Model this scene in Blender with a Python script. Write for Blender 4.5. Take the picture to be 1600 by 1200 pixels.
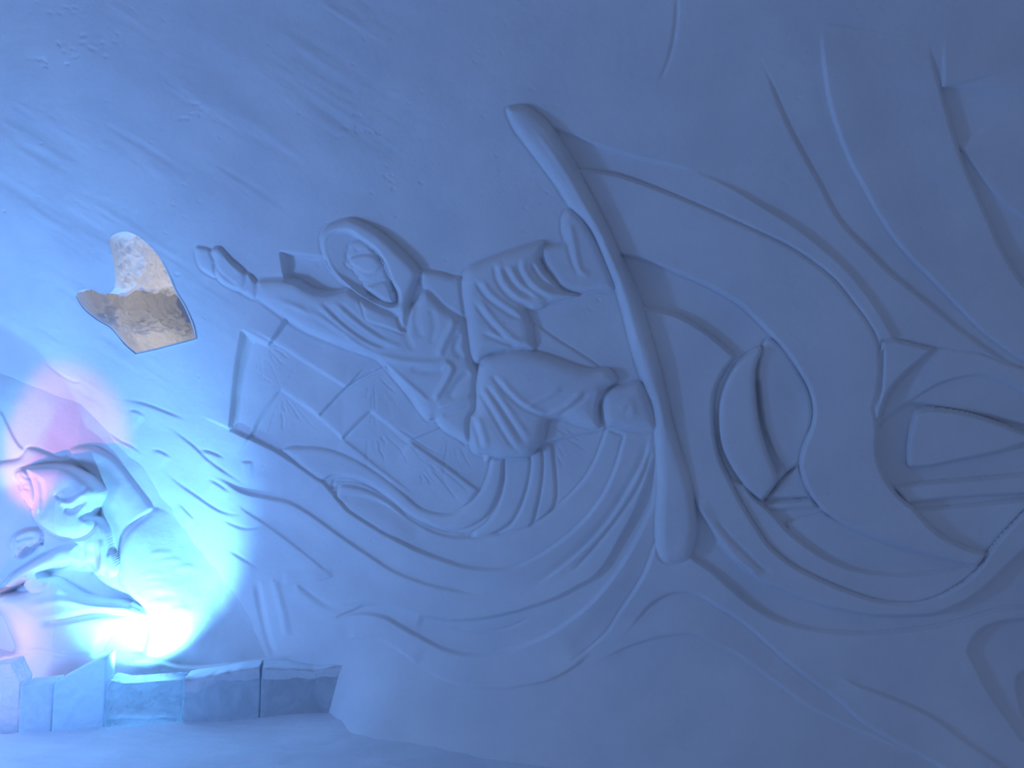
import bpy, math, random
import numpy as np

# ------------------------------------------------------------------ camera, world, lights
for o in list(bpy.data.objects):
    bpy.data.objects.remove(o)
scn = bpy.context.scene
COL = scn.collection
FPX, PITCH, CAMZ = 1250.0, math.radians(6.0), 1.5
cam = bpy.data.objects.new('camera', bpy.data.cameras.new('camera'))
cam.data.sensor_width = 36.0
cam.data.lens = 36.0 * FPX / 1600.0
cam.location = (0, 0, CAMZ)
cam.rotation_euler = (math.pi / 2 + PITCH, 0, 0)
COL.objects.link(cam)
scn.camera = cam
scn.view_settings.view_transform = 'Standard'
scn.view_settings.look = 'None'
scn.view_settings.gamma = 1.0
scn.view_settings.use_curve_mapping = False
scn.view_settings.exposure = 0.0

world = bpy.data.worlds.new('world')
scn.world = world
world.use_nodes = True
wb = world.node_tree.nodes['Background']
wb.inputs['Color'].default_value = (0.40, 0.55, 1.0, 1)
wb.inputs['Strength'].default_value = 0.255

def lamp(name, kind, loc, color, energy, **kw):
    d = bpy.data.lights.new(name, kind)
    d.color = color
    d.energy = energy
    for k, v in kw.items():
        if k != 'rot':
            setattr(d, k, v)
    o = bpy.data.objects.new(name, d)
    o.location = loc
    if 'rot' in kw:
        o.rotation_euler = kw['rot']
    COL.objects.link(o)
    return o

# floor lamps tucked behind the ice blocks, one cyan-white, one blue, one red, one green
def aim(p, q):
    from mathutils import Vector
    return (Vector(q) - Vector(p)).to_track_quat('-Z', 'Y').to_euler()
def spot(name, p, q, color, energy, deg, blend, soft):
    lamp(name, 'SPOT', p, color, energy, rot=aim(p, q), spot_size=math.radians(deg), spot_blend=blend, shadow_soft_size=soft)
spot('floor_light_cyan', (-2.21, 4.93, 0.26), (-2.42, 5.34, 0.86), (0.15, 0.50, 1.0), 125.0, 112, 0.60, 0.03)
lamp('niche_light_blue', 'POINT', (-3.65, 3.55, 0.80), (0.165, 0.385, 1.0), 124.0, shadow_soft_size=0.20)
spot('floor_light_cyan', (-3.62, 4.80, 0.30), (-3.42, 5.25, 2.25), (0.17, 0.52, 1.0), 55.0, 40, 0.7, 0.04)
spot('floor_light_red', (-3.85, 4.35, 0.80), (-3.08, 5.37, 1.66), (1.0, 0.14, 0.06), 60.0, 34, 0.55, 0.02)
spot('floor_light_green', (-3.95, 4.50, 0.60), (-3.40, 5.45, 1.68), (0.30, 1.0, 0.40), 20.0, 20, 0.4, 0.03)
lamp('floor_light_orange', 'POINT', (-3.22, 5.02, 0.42), (1.0, 0.30, 0.08), 1.7, shadow_soft_size=0.03)
# warm lamp of the passage behind the opening in the vault
lamp('passage_light', 'POINT', (-1.90, 5.17, 2.47), (1.0, 0.80, 0.57), 2.6, shadow_soft_size=0.05)

# ------------------------------------------------------------------ geometry of the vault
AL = math.radians(19.0)
B0 = np.array([-1.57, 5.3, 0.0])
E1 = np.array([math.cos(AL), -math.sin(AL), 0.0])
N0 = np.array([-math.sin(AL), -math.cos(AL), 0.0])
KLEAN = 0.10
F = np.array([0, math.cos(PITCH), math.sin(PITCH)])
U = np.array([0, -math.sin(PITCH), math.cos(PITCH)])

def project(P):
    q = P - np.array([0, 0, CAMZ])
    d = np.maximum(q @ F, 0.05)
    return 800 + FPX * q[..., 0] / d, 600 - FPX * (q @ U) / d

def ray(px, py):
    return F + np.array([1.0, 0, 0]) * ((px - 800) / FPX) + U * ((600 - py) / FPX)

def on_floor(px, py, z=0.0):
    d = ray(px, py)
    t = (z - CAMZ) / d[2]
    return np.array([0, 0, CAMZ]) + t * d

def smooth(a, b, x):
    t = np.clip((x - a) / (b - a), 0, 1)
    return t * t * (3 - 2 * t)

def wall_base(s, z):
    lean = KLEAN * z * z
    dl = 2 * KLEAN * z
    k = smooth(0.35, 1.0, s)
    fl = np.clip(1 - z / 0.55, 0, 1)
    lean = lean + 0.45 * k * fl ** 2.6
    P = B0 + s[..., None] * E1 + lean[..., None] * N0
    P[..., 2] = z
    n = np.broadcast_to(N0, P.shape).copy()
    n[..., 2] -= dl
    n /= np.linalg.norm(n, axis=-1, keepdims=True)
    return P, n

def end_wall_y(x):
    return np.interp(x, [-6, -3.6, -3.2, -2.9, -2.6, -2.35, -2.1, -1.9, -1.5, -1.0],
                     [5.72, 5.50, 5.42, 5.365, 5.37, 5.385, 5.375, 5.355, 5.28, 5.2])

# ------------------------------------------------------------------ carving raster (relief heights in metres)
X0, Y0, X1, Y1, RES = -120.0, -140.0, 1720.0, 1320.0, 1.25
NX, NY = int((X1 - X0) / RES), int((Y1 - Y0) / RES)

class Relief:
    def __init__(self):
        self.H = np.zeros((NY, NX), np.float32)
        self.ID = np.zeros((NY, NX), np.int16)
        self.names = ['']

def ix(x): return (x - X0) / RES
def iy(y): return (y - Y0) / RES

def S(pts, n=8, closed=False):
    """Catmull-Rom spline through points; a repeated point gives a corner."""
    P = np.array(pts, float)
    if len(P) < 3:
        return P
    if closed:
        Q = np.vstack([P[-1], P, P[0], P[1]])
    else:
        Q = np.vstack([2 * P[0] - P[1], P, 2 * P[-1] - P[-2]])
    out = []
    t = np.linspace(0, 1, n, endpoint=False)[:, None]
    for i in range(1, len(Q) - 2):
        a, b, c, d = Q[i - 1], Q[i], Q[i + 1], Q[i + 2]
        if np.allclose(b, c):
            continue
        out.append(0.5 * ((2 * b) + (-a + c) * t + (2 * a - 5 * b + 4 * c - d) * t ** 2 + (-a + 3 * b - 3 * c + d) * t ** 3))
    out = np.vstack(out)
    if not closed:
        out = np.vstack([out, P[-1]])
    return out

def dist_field(C, R, closed=False):
    """Distance to polyline within radius R. Returns window slices, dist, sign(+ right of travel), t along curve."""
    C = np.asarray(C, float)
    if closed:
        C = np.vstack([C, C[:1]])
    x0 = max(0, int(ix(C[:, 0].min() - R)) - 1); x1 = min(NX, int(ix(C[:, 0].max() + R)) + 2)
    y0 = max(0, int(iy(C[:, 1].min() - R)) - 1); y1 = min(NY, int(iy(C[:, 1].max() + R)) + 2)
    if x1 <= x0 or y1 <= y0:
        return None
    D = np.full((y1 - y0, x1 - x0), R, np.float32)
    SG = np.zeros_like(D); T = np.zeros_like(D)
    seg = C[1:] - C[:-1]
    L = np.hypot(seg[:, 0], seg[:, 1])
    cum = np.concatenate([[0], np.cumsum(L)]); tot = max(cum[-1], 1e-6)
    for k in range(len(seg)):
        if L[k] < 1e-6:
            continue
        a, b = C[k], C[k + 1]
        u0 = max(x0, int(ix(min(a[0], b[0]) - R))); u1 = min(x1, int(ix(max(a[0], b[0]) + R)) + 2)
        v0 = max(y0, int(iy(min(a[1], b[1]) - R))); v1 = min(y1, int(iy(max(a[1], b[1]) + R)) + 2)
        if u1 <= u0 or v1 <= v0:
            continue
        xs = (np.arange(u0, u1) * RES + X0 - a[0])[None, :]
        ys = (np.arange(v0, v1) * RES + Y0 - a[1])[:, None]
        dx, dy = seg[k]
        t = np.clip((xs * dx + ys * dy) / (L[k] ** 2), 0, 1)
        ex = xs - t * dx; ey = ys - t * dy
        d = np.sqrt(ex * ex + ey * ey)
        w = (slice(v0 - y0, v1 - y0), slice(u0 - x0, u1 - x0))
        m = d < D[w]
        D[w] = np.where(m, d, D[w])
        SG[w] = np.where(m, np.sign(dx * ys - dy * xs), SG[w])
        T[w] = np.where(m, (cum[k] + t * L[k]) / tot, T[w])
    return (slice(y0, y1), slice(x0, x1)), D, SG, T

def inside(C, win):
    ys = np.arange(win[0].start, win[0].stop) * RES + Y0
    xs = np.arange(win[1].start, win[1].stop) * RES + X0
    M = np.zeros((len(ys), len(xs)), bool)
    P = np.vstack([C, C[:1]])
    for j, y in enumerate(ys):
        a, b = P[:-1], P[1:]
        c = (a[:, 1] > y) != (b[:, 1] > y)
        if not c.any():
            continue
        q = a[c, 0] + (y - a[c, 1]) * (b[c, 0] - a[c, 0]) / (b[c, 1] - a[c, 1])
        M[j] = (np.searchsorted(np.sort(q), xs) % 2) == 1
    return M

def taper(T, a, b):
    r = np.ones_like(T)
    if a > 0: r = r * smooth(0, a, T)
    if b > 0: r = r * smooth(0, b, 1 - T)
    return r

G = 0.01
def step(rl, pts, side, h, w, e=2.2, ta=0.12, tb=0.12, sp=True):
    """One-sided carved step: the side 'r' or 'l' of the curve rises by h cm and fades out over w px."""
    C = S(pts) if sp else np.array(pts, float)
    r = dist_field(C, max(w, e) + 2)
    if r is None: return
    win, D, SG, T = r
    s = D * SG * (1 if side == 'r' else -1)
    f = smooth(-e, e, s) * (1 - smooth(0.0, w, s)) * (D < max(w, e) + 1.5)
    rl.H[win] += h * G * f * taper(T, ta, tb)

def ridge(rl, pts, h, r=6.0, ta=0.15, tb=0.15):
    """Soft ridge (h>0) or groove (h<0), r px half width."""
    d = dist_field(S(pts), r)
    if d is None: return
    win, D, SG, T = d
    rl.H[win] += h * G * (1 - smooth(0, r, D)) * taper(T, ta, tb)

def fill(rl, C, h, r=5.0, e=2.0, name=None, add=False, dome=0.0, domr=40.0, crease=None, top=False):
    """Raise the closed outline C to height h cm (number or function of px,py), with a rounded rim of r px and an extra dome."""
    C = np.asarray(C, float)
    R = max(r, domr if dome else 0, e, 7) + 2
    res = dist_field(C, R, True)
    if res is None: return
    win, D, SG, T = res
    M = inside(C, win)
    ys = (np.arange(win[0].start, win[0].stop) * RES + Y0)[:, None]
    xs = (np.arange(win[1].start, win[1].stop) * RES + X0)[None, :]
    hv = h(xs, ys) if callable(h) else h
    di = np.where(M, D, 0)
    prof = 1.0
    if r > 0:
        t = np.clip(di / r, 0, 1)
        prof = np.sqrt(np.clip(1 - (1 - t) ** 2, 0, 1))
    dm = 0.0
    if dome:
        t = np.clip(di / domr, 0, 1)
        dm = dome * np.sqrt(np.clip(1 - (1 - t) ** 2, 0, 1))
    sd = np.where(M, D, -D)
    mask = smooth(-e, e, sd)
    cur = rl.H[win]
    if crease is None: crease = 1.1 if r > 0 else 0.0
    if crease:
        cur = cur - crease * G * np.where(M, 0, 1 - smooth(0, 5.0, D))
    if add:
        new = cur + G * (hv * prof + dm)
    else:
        new = G * (hv + dm) - G * np.abs(np.minimum(hv, r * 0.34)) * (1 - prof) * (1 if r > 0 else 0)
    if top: new = np.maximum(cur, new)
    rl.H[win] = cur * (1 - mask) + new * mask
    if name:
        region(rl, C, name, win, M)

def region(rl, C, name, win=None, M=None):
    C = np.asarray(C, float)
    if win is None:
        win = dist_field(C, 3, True)[0]
        M = inside(C, win)
    rl.names.append(name)
    ID = rl.ID[win]
    ID[M] = len(rl.names) - 1

def blur(H, n=1):
    for _ in range(n):
        P = np.pad(H, 1, mode='edge')
        H = (P[:-2, 1:-1] + 2 * P[1:-1, 1:-1] + P[2:, 1:-1]) / 4
        P = np.pad(H, 1, mode='edge')
        H = (P[1:-1, :-2] + 2 * P[1:-1, 1:-1] + P[1:-1, 2:]) / 4
    return H

def vnoise(x, y, seed):
    r = np.random.RandomState(seed).rand(256, 256).astype(np.float32)
    xi = np.floor(x).astype(int); yi = np.floor(y).astype(int)
    fx = x - xi; fy = y - yi
    fx = fx * fx * (3 - 2 * fx); fy = fy * fy * (3 - 2 * fy)
    a = r[yi & 255, xi & 255]; b = r[yi & 255, (xi + 1) & 255]
    c = r[(yi + 1) & 255, xi & 255]; d = r[(yi + 1) & 255, (xi + 1) & 255]
    return (a * (1 - fx) + b * fx) * (1 - fy) + (c * (1 - fx) + d * fx) * fy - 0.5

V = np.vstack
W = Relief()
# ---- curves traced on the carved wall
U1 = [(866, 200), (906, 216), (955, 234), (1007, 249), (1069, 263), (1134, 288), (1192, 322), (1247, 356), (1290, 390), (1320, 417), (1340, 440), (1360, 466), (1379, 495), (1392, 518), (1400, 530)]
U2 = [(903, 266), (942, 270), (971, 276), (1020, 293), (1069, 312), (1117, 332), (1176, 358), (1231, 384), (1275, 413), (1307, 440), (1330, 469), (1350, 495), (1366, 521), (1375, 547), (1377, 576), (1374, 609), (1366, 638)]
U3 = [(966, 396), (1000, 403), (1040, 418), (1085, 436), (1124, 455), (1156, 475), (1182, 499), (1203, 521), (1226, 547), (1249, 580), (1265, 609), (1272, 641), (1268, 667), (1259, 687), (1251, 710), (1251, 736), (1262, 765), (1281, 791), (1307, 812), (1356, 836), (1405, 854), (1454, 868), (1502, 881), (1534, 886)]
ARC = [(1462, 546), (1431, 570), (1405, 594), (1389, 615), (1379, 641), (1372, 667), (1370, 700), (1374, 723), (1385, 749), (1405, 775), (1431, 797), (1465, 832), (1509, 855), (1547, 866)]
CAR = [(1379, 656), (1405, 638), (1431, 622), (1463, 602), (1502, 590), (1535, 587), (1567, 596), (1600, 612), (1660, 645)]
TOP = [(1462, 546), (1486, 547), (1535, 554), (1567, 567), (1600, 577), (1660, 598)]
L5 = [(1147, 557), (1129, 583), (1117, 609), (1114, 641), (1117, 680), (1125, 716), (1142, 752), (1161, 788), (1185, 827), (1203, 852), (1236, 880), (1275, 901), (1324, 922), (1372, 937), (1421, 942), (1457, 935), (1489, 919), (1515, 901), (1532, 883), (1548, 859), (1567, 836), (1600, 800), (1660, 735)]
C1 = [(1003, 482), (1043, 489), (1072, 501), (1101, 519), (1125, 538), (1147, 557)]
U4 = [(1161, 758), (1177, 778), (1200, 797), (1233, 832), (1262, 855), (1294, 875), (1333, 890), (1379, 897), (1424, 898), (1470, 893), (1515, 885), (1532, 883)]
B5o = [(1092, 800), (1112, 830), (1132, 859), (1155, 882), (1184, 904), (1226, 924), (1275, 943), (1324, 955), (1372, 963), (1421, 963), (1460, 960), (1493, 948), (1525, 930), (1551, 908), (1577, 882), (1600, 860), (1660, 800)]
L6 = [(1078, 868), (1112, 891), (1145, 920), (1177, 946), (1216, 968), (1262, 981), (1307, 987), (1356, 989), (1405, 985), (1454, 979), (1502, 969), (1535, 959), (1567, 951), (1600, 948), (1670, 945)]
L7 = [(1670, 966), (1600, 969), (1567, 972), (1541, 981), (1525, 994), (1517, 1008), (1515, 1018), (1528, 1044), (1548, 1083), (1574, 1119), (1600, 1154), (1670, 1230)]
L9 = [(966, 1000), (980, 987), (1000, 964), (1019, 944), (1042, 931), (1065, 927), (1091, 931), (1119, 947), (1155, 969), (1194, 1002), (1226, 1031), (1262, 1060), (1307, 1093), (1346, 1128), (1389, 1154), (1431, 1177), (1480, 1205), (1560, 1250)]
L10 = [(925, 1040), (960, 1020), (1000, 1004), (1040, 994), (1080, 992), (1112, 1002), (1151, 1021), (1187, 1047), (1226, 1076), (1262, 1102), (1301, 1122), (1340, 1141), (1389, 1161), (1440, 1185)]
L11 = [(1307, 1054), (1340, 1070), (1389, 1088), (1431, 1106), (1470, 1128), (1509, 1158), (1548, 1184), (1590, 1215), (1660, 1260)]
M1 = [(1190, 91), (1207, 133), (1226, 182), (1252, 234), (1281, 286), (1307, 335), (1333, 367), (1356, 390), (1390, 424), (1421, 450), (1454, 476), (1496, 511), (1541, 544), (1574, 565), (1600, 577)]
M2 = [(1283, 36), (1285, 75), (1294, 146), (1307, 195), (1327, 247), (1350, 292), (1372, 335), (1408, 387), (1459, 440), (1486, 468), (1519, 502), (1551, 531), (1600, 563), (1660, 595)]
M3 = [(1452, 62), (1460, 101), (1470, 136), (1486, 195), (1502, 244), (1525, 299), (1545, 344), (1564, 387), (1590, 430), (1640, 500)]
M5 = [(1497, 225), (1522, 260), (1551, 299), (1577, 325), (1600, 341), (1680, 390)]
L20 = [(361, 671), (405, 691), (437, 708), (496, 746), (522, 772), (551, 801), (580, 820), (610, 837), (649, 857), (691, 873), (730, 885), (772, 889), (800, 886), (827, 875), (863, 853), (902, 821), (935, 782), (958, 736), (974, 681)]
L20b = [(530, 757), (574, 765), (610, 785), (642, 811), (681, 831), (714, 839), (746, 839), (795, 831), (828, 821), (863, 798), (902, 762), (928, 723), (948, 671)]
LB = [(1015, 678), (1006, 720), (980, 769), (948, 818), (909, 860), (870, 892), (837, 914)]
LC = [(1020, 697), (1000, 756), (967, 808), (928, 857), (889, 899)]
LD = [(1023, 715), (1000, 782), (974, 834), (938, 893), (902, 917), (860, 938), (811, 954), (762, 965), (714, 969), (665, 964), (632, 954), (600, 945), (567, 946), (535, 950), (509, 945), (483, 928), (460, 911)]
LE = [(1026, 838), (1010, 886), (993, 918), (967, 957), (948, 987), (915, 1017), (885, 1040)]
LF = [(528, 964), (567, 959), (600, 964), (623, 977), (652, 993), (691, 1013), (730, 1023), (769, 1021), (811, 1011), (860, 990), (915, 950), (955, 905), (990, 850), (1020, 790)]
LG = [(640, 1030), (680, 1055), (730, 1071), (779, 1076), (821, 1071), (860, 1062), (895, 1043), (925, 1020)]
L22 = [(325, 742), (350, 752), (379, 769), (421, 777), (447, 783), (476, 798), (509, 821), (541, 844), (580, 870), (616, 893), (665, 912), (707, 922), (760, 932)]
L23 = [(370, 785), (382, 798), (418, 821), (457, 850), (486, 873), (520, 901)]
BOARD = [(792, 172), (802, 166), (822, 166), (841, 177), (861, 197), (880, 228), (903, 267), (929, 315), (952, 361), (968, 397), (987, 439), (1003, 480), (1018, 530), (1030, 572), (1040, 615), (1052, 665), (1065, 707), (1078, 746), (1086, 785), (1089, 821), (1084, 853), (1075, 873), (1055, 880), (1035, 875), (1026, 853), (1025, 811), (1028, 756), (1026, 714), (1024, 681), (1020, 639), (1009, 610), (1000, 585), (987, 542), (977, 502), (967, 465), (955, 432), (942, 400), (926, 364), (909, 341), (890, 322), (867, 286), (838, 247), (818, 221), (802, 198)]

def lerpx(x0, v0, x1, v1):
    return lambda x, y: v0 + (v1 - v0) * smooth(x0, x1, x) + 0 * y

# ================================================================== carve the swirls on the right
G = 0.015
strip = V([S(U1), [(1379, 533), (1375, 547)], S(U2)[::-1][28:]])
fill(W, strip, lerpx(900, -2.0, 1250, 1.6), r=0, e=2.5, name='carved_band')
rec0 = V([S(U3[:18]), S(U4[:9])[::-1], S(L5[:8])[::-1], S(C1)[::-1]])
fill(W, rec0, lerpx(980, -3.0, 1200, -2.6), r=0, e=2.5)
band1 = V([S(U2[:16]), S(ARC[5:]), S(U3)[::-1]])
fill(W, band1, lerpx(950, -0.2, 1230, 1.4), r=6, e=2.0, name='carved_band')
tri = V([[(1379, 533), (1400, 531), (1462, 546)], S(ARC[:6]), [(1366, 638), (1374, 609), (1377, 576), (1375, 547)]])
fill(W, tri, 1.7, r=4, e=1.8, name='carved_wedge')
ridge(W, [(1380, 545), (1379, 580), (1376, 612), (1367, 640)], -1.8, 3.0, 0.02, 0.2)
# eye-shaped hollow at the far right
socket = V([S(ARC[4:11]), [(1440, 800), (1660, 775)], S(CAR)[::-1]])
fill(W, socket, -4.0, r=0, e=2.5)
cres = V([S(TOP), S(CAR)[::-1], S(ARC[:6])[::-1]])
fill(W, cres, lambda x, y: -2.2 + 2.0 * smooth(1385, 1480, x) + 0 * y, r=5, e=2.0, name='carved_band')
lid = V([S([(1418, 628), (1454, 632), (1502, 641), (1551, 651), (1600, 664), (1660, 682)]), S(CAR[2:])[::-1]])
fill(W, lid, -2.2, r=0, e=2.5, name='carved_band')
ridge(W, [(1418, 631), (1454, 635), (1502, 645), (1551, 656), (1600, 669), (1660, 688)], -0.7, 5, 0.05, 0)
blk = S([(1429, 652), (1441, 641), (1470, 640), (1519, 648), (1567, 664), (1600, 677), (1622, 686), (1597, 694), (1551, 708), (1496, 719), (1454, 728), (1424, 729), (1418, 719), (1421, 684)], closed=True)
fill(W, blk, 0.4, r=12, e=2.0, name='carved_wedge')
st1 = V([S([(1397, 762), (1454, 754), (1519, 749), (1600, 742), (1660, 737)]), S([(1418, 786), (1470, 780), (1535, 775), (1600, 771), (1660, 768)])[::-1]])
fill(W, st1, -1.4, r=4, e=1.8, name='carved_band')
st2 = V([S([(1431, 797), (1470, 794), (1535, 788), (1600, 783), (1660, 779)]), [(1620, 790)], S(L5[18:22])[::-1], S(ARC[10:])[::-1]])
fill(W, st2, lambda x, y: -2.0 + 1.2 * smooth(1540, 1600, x) + 0 * y, r=4, e=1.8, name='carved_band')
# inside of the lower curl
cre2 = S([(1189, 544), (1160, 560), (1142, 583), (1128, 615), (1123, 648), (1126, 690), (1138, 722), (1160, 755), (1180, 775), (1192, 781), (1205, 768), (1213, 745), (1200, 710), (1187, 667), (1181, 622), (1180, 580)], closed=True)
disc = S([(1184, 602), (1187, 560), (1200, 530), (1226, 548), (1250, 585), (1266, 620), (1268, 660), (1254, 700), (1248, 728), (1238, 734), (1228, 736), (1210, 706), (1192, 661)], closed=True)
fill(W, disc, lerpx(1185, -1.4, 1260, -2.4), r=5, e=2.0, name='carved_band')
ridge(W, [(1183, 585), (1186, 625), (1193, 668), (1206, 710), (1219, 742)], -2.4, 8, 0.1, 0.1)
fill(W, cre2, 1.2, r=13, e=2.0, name='carved_crescent')
sm = np.array([(1197, 778), (1223, 747), (1247, 728), (1253, 745), (1267, 778)])
fill(W, sm, -1.8, r=4, e=2, name='carved_wedge')
ridge(W, [(1195, 781), (1210, 764), (1230, 742), (1247, 728)], -2.2, 4, 0.0, 0.2)
s3 = np.array([(1194, 788), (1267, 780), (1278, 793), (1203, 797)])
fill(W, s3, -1.2, r=4, e=1.5, name='carved_band')
ridge(W, [(1195, 783), (1230, 781), (1266, 779)], -2.0, 4, 0.0, 0.1)
low = V([[(1229, 817), (1288, 802)], S(U3[18:])[:], S(U4[3:])[::-1]])
fill(W, low, -1.5, r=4, e=2, name='carved_band')
# sheet sweeping from the board round the curl
sheet = V([S(C1), S(L5), S(B5o)[::-1], [(1080, 760), (1052, 665), (1018, 530)]])
fill(W, sheet, lambda x, y: -0.2 + 2.0 * smooth(560, 780, y) - 1.0 * smooth(1500, 1590, x), r=5, e=2.0, name='carved_sheet')
b4 = V([S(L5[6:19]), S(U4)[::-1]])
fill(W, b4, 0.1, r=0, e=2.0, name='carved_band')
ridge(W, L5, -0.9, 4, 0.03, 0.0)
step(W, U4, 'l', -0.8, 30)
ridge(W, [(1117, 808), (1138, 836), (1162, 860), (1185, 882), (1208, 899)], -0.7, 5)
step(W, [(1084, 782), (1114, 827), (1153, 876), (1190, 906)], 'l', 0.9, 22)
# trough and the wide fork below
trough = V([S(B5o), S(L6)[::-1]])
fill(W, trough, -1.6, r=0, e=2.5)
fork = V([[(1026, 850)], S(L6), S(L7), [(1660, 1290)], S(L9)[::-1], S(LE[:5])[::-1]])
fill(W, fork, lambda x, y: 0.9 * (1 - smooth(900, 985, y) * (1 - smooth(1030, 1110, x))), r=6, e=2.5, crease=0.0, name='carved_fork')
ridge(W, L6, -0.8, 4, 0.02, 0)
ridge(W, L9[1:], -0.5, 4, 0.1, 0.3)
ridge(W, LE, -0.6, 4, 0.05, 0.2)
ridge(W, L7, -0.5, 4, 0.0, 0.0)
inn = V([S(L7), [(1670, 1100)]])
fill(W, inn, -1.6, r=0, e=3.0)
fill(W, np.array([(1600, 1050), (1590, 1058), (1589, 1076), (1597, 1112), (1612, 1150), (1670, 1200), (1670, 1040)]), -4.0, r=0, e=2)
step(W, L9, 'r', -0.8, 60)
step(W, L10, 'l', 0.9, 55)
step(W, L11, 'r', 1.2, 60, tb=0)
step(W, L11, 'l', -0.7, 40, tb=0)
# tall bands at the upper right
step(W, M1, 'r', 0.6, 110, e=1.6, tb=0.0)
step(W, M1, 'l', -0.35, 60, e=1.6, tb=0.0)
ridge(W, M1, -0.6, 3.5, 0.1, 0.05)
step(W, M2, 'l', 1.3, 110, e=1.6, tb=0.0)
step(W, M2, 'r', -0.3, 30, e=1.6, tb=0.0)
ridge(W, M2[4:], -0.6, 3.5, 0.2, 0.0)
step(W, M3, 'r', 0.7, 110, e=1.6, tb=0.0)
step(W, M3[2:], 'l', -1.7, 130, e=1.6, ta=0.01, tb=0.0)
ridge(W, M3, -0.6, 3.5, 0.1, 0.0)
step(W, [(1470, 136), (1535, 139), (1600, 143), (1700, 149)], 'l', 1.3, 90, e=1.6, ta=0.02, tb=0)
step(W, M5, 'l', 1.2, 90, e=1.6, ta=0.05, tb=0)
region(W, V([S(M1), [(1600, 577)], S(M2[:13])[::-1]]), 'carved_band')
region(W, V([S(M2), [(1660, 500)], S(M3)[::-1]]), 'carved_band')
ridge(W, [(1058, -10), (1056, 40), (1046, 90), (1030, 130)], -0.6, 5)

# ================================================================== waves and panel on the left
G = 0.012
panel = V([[(379, 519), (420, 540), (433, 520), (447, 497), (470, 470), (447, 440), (440, 395), (520, 405), (600, 450), (700, 560), (740, 620), (760, 720), (860, 690), (948, 671), (974, 681)], S(L20)[::-1]])
fill(W, panel, lambda x, y: -4.2 + 1.4 * smooth(380, 560, x) - 2.0 * (1 - smooth(400, 470, y)), r=0, e=3.0, name='carved_panel')
# slanted left face of the panel
fill(W, np.array([(379, 519), (400, 536), (384, 580), (377, 620), (372, 668), (361, 671), (364, 610), (370, 560)]), lambda x, y: -1.0 - 4.5 * smooth(362, 396, x + (y - 520) * 0.1), r=0, e=4)
Z = dict(sp=False, ta=0.0, tb=0.0)
step(W, [(433, 538), (541, 605), (585, 580)], 'l', 1.6, 50, e=2, sp=False, ta=0.0, tb=0.0)
step(W, [(397, 671), (439, 608), (499, 652), (541, 605)], 'l', 1.6, 60, e=2, **Z)
ridge(W, [(397, 671), (415, 640), (439, 608)], -1.0, 4, 0.1, 0.1)
step(W, [(499, 652), (535, 686), (579, 642), (639, 689), (693, 666)], 'l', 1.5, 50, e=2, **Z)
step(W, [(535, 686), (560, 705), (590, 730), (650, 775)], 'r', 1.0, 30, e=2, ta=0.05, tb=0.3)
step(W, [(639, 689), (695, 728), (749, 768)], 'r', 1.5, 45, e=2, ta=0.05, tb=0.05)
ridge(W, [(499, 650), (541, 607), (585, 579)], -1.2, 4, 0.02, 0.05)
ridge(W, [(579, 642), (557, 663), (536, 686)], -1.0, 5, 0.02, 0.05)
rng = random.Random(4)
def cracks(cx, cy, a0, a1, l0, l1, n):
    for i in range(n):
        a = math.radians(a0 + (a1 - a0) * (i + rng.random() * 0.6) / n)
        r0 = rng.uniform(l0, l0 + 20); r1 = rng.uniform(l1 * 0.35, l1)
        q = []
        for t in np.linspace(0, 1, 5):
            r = r0 + (r1 - r0) * t
            aa = a + rng.uniform(-0.03, 0.03)
            q.append((cx + r * math.cos(aa), cy + r * math.sin(aa)))
        ridge(W, q, -rng.uniform(0.15, 0.7), 2.4, 0.2, 0.3)
cracks(405, 530, 20, 100, 15, 110, 8)
cracks(439, 610, 35, 115, 12, 100, 8)
cracks(585, 582, 40, 125, 10, 100, 8)
cracks(579, 644, 30, 100, 30, 150, 7)
cracks(640, 690, 30, 75, 40, 130, 7)
cracks(700, 668, 35, 110, 15, 95, 7)
cracks(850, 660, 15, 80, 20, 90, 8)
# ribbons inside the panel
b7 = V([S(L20b), S(L20[8:])[::-1], [(600, 832), (545, 797), (525, 775)]])
fill(W, b7, lerpx(560, -2.0, 950, -1.2), r=5, e=2, name='carved_ribbon')
step(W, [(528, 774), (561, 774), (597, 785), (632, 808), (668, 832)], 'r', -1.0, 26)
vb3 = np.array([(846, 706), (860, 694), (866, 730), (868, 775), (858, 800), (828, 821), (838, 795), (846, 746)])
fill(W, S(vb3, closed=True), -2.0, r=4, e=1.5, name='carved_ribbon')
vb2 = S([(829, 712), (846, 706), (847, 746), (838, 795), (826, 823), (779, 833), (795, 822), (811, 795), (824, 756)], closed=True)
fill(W, vb2, -1.6, r=7, e=1.5, name='carved_ribbon')
vb1 = S([(789, 712), (827, 714), (824, 756), (811, 795), (795, 818), (765, 836), (735, 838), (760, 818), (778, 790), (788, 750)], closed=True)
fill(W, vb1, -2.0, r=5, e=1.5, name='carved_ribbon')
rb2 = V([S([(520, 762), (541, 757), (574, 765), (610, 785), (642, 811), (681, 831), (714, 839)]), S([(740, 834), (720, 832), (697, 829), (665, 819), (632, 800), (600, 774), (575, 758), (545, 752), (522, 752)])])
fill(W, rb2, -2.6, r=6, e=1.5, name='carved_ribbon')
rb1 = V([S([(441, 703), (452, 699), (470, 699), (509, 702), (551, 717), (593, 743), (626, 769), (658, 795), (691, 804), (714, 801), (740, 782), (759, 752), (769, 717)]),
         S([(787, 717), (781, 762), (762, 803), (730, 824), (697, 827), (665, 817), (632, 798), (600, 772), (561, 749), (522, 743), (502, 749), (470, 728)])])
fill(W, rb1, lerpx(440, -1.6, 700, -1.2), r=9, e=1.8, name='carved_ribbon')
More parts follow.
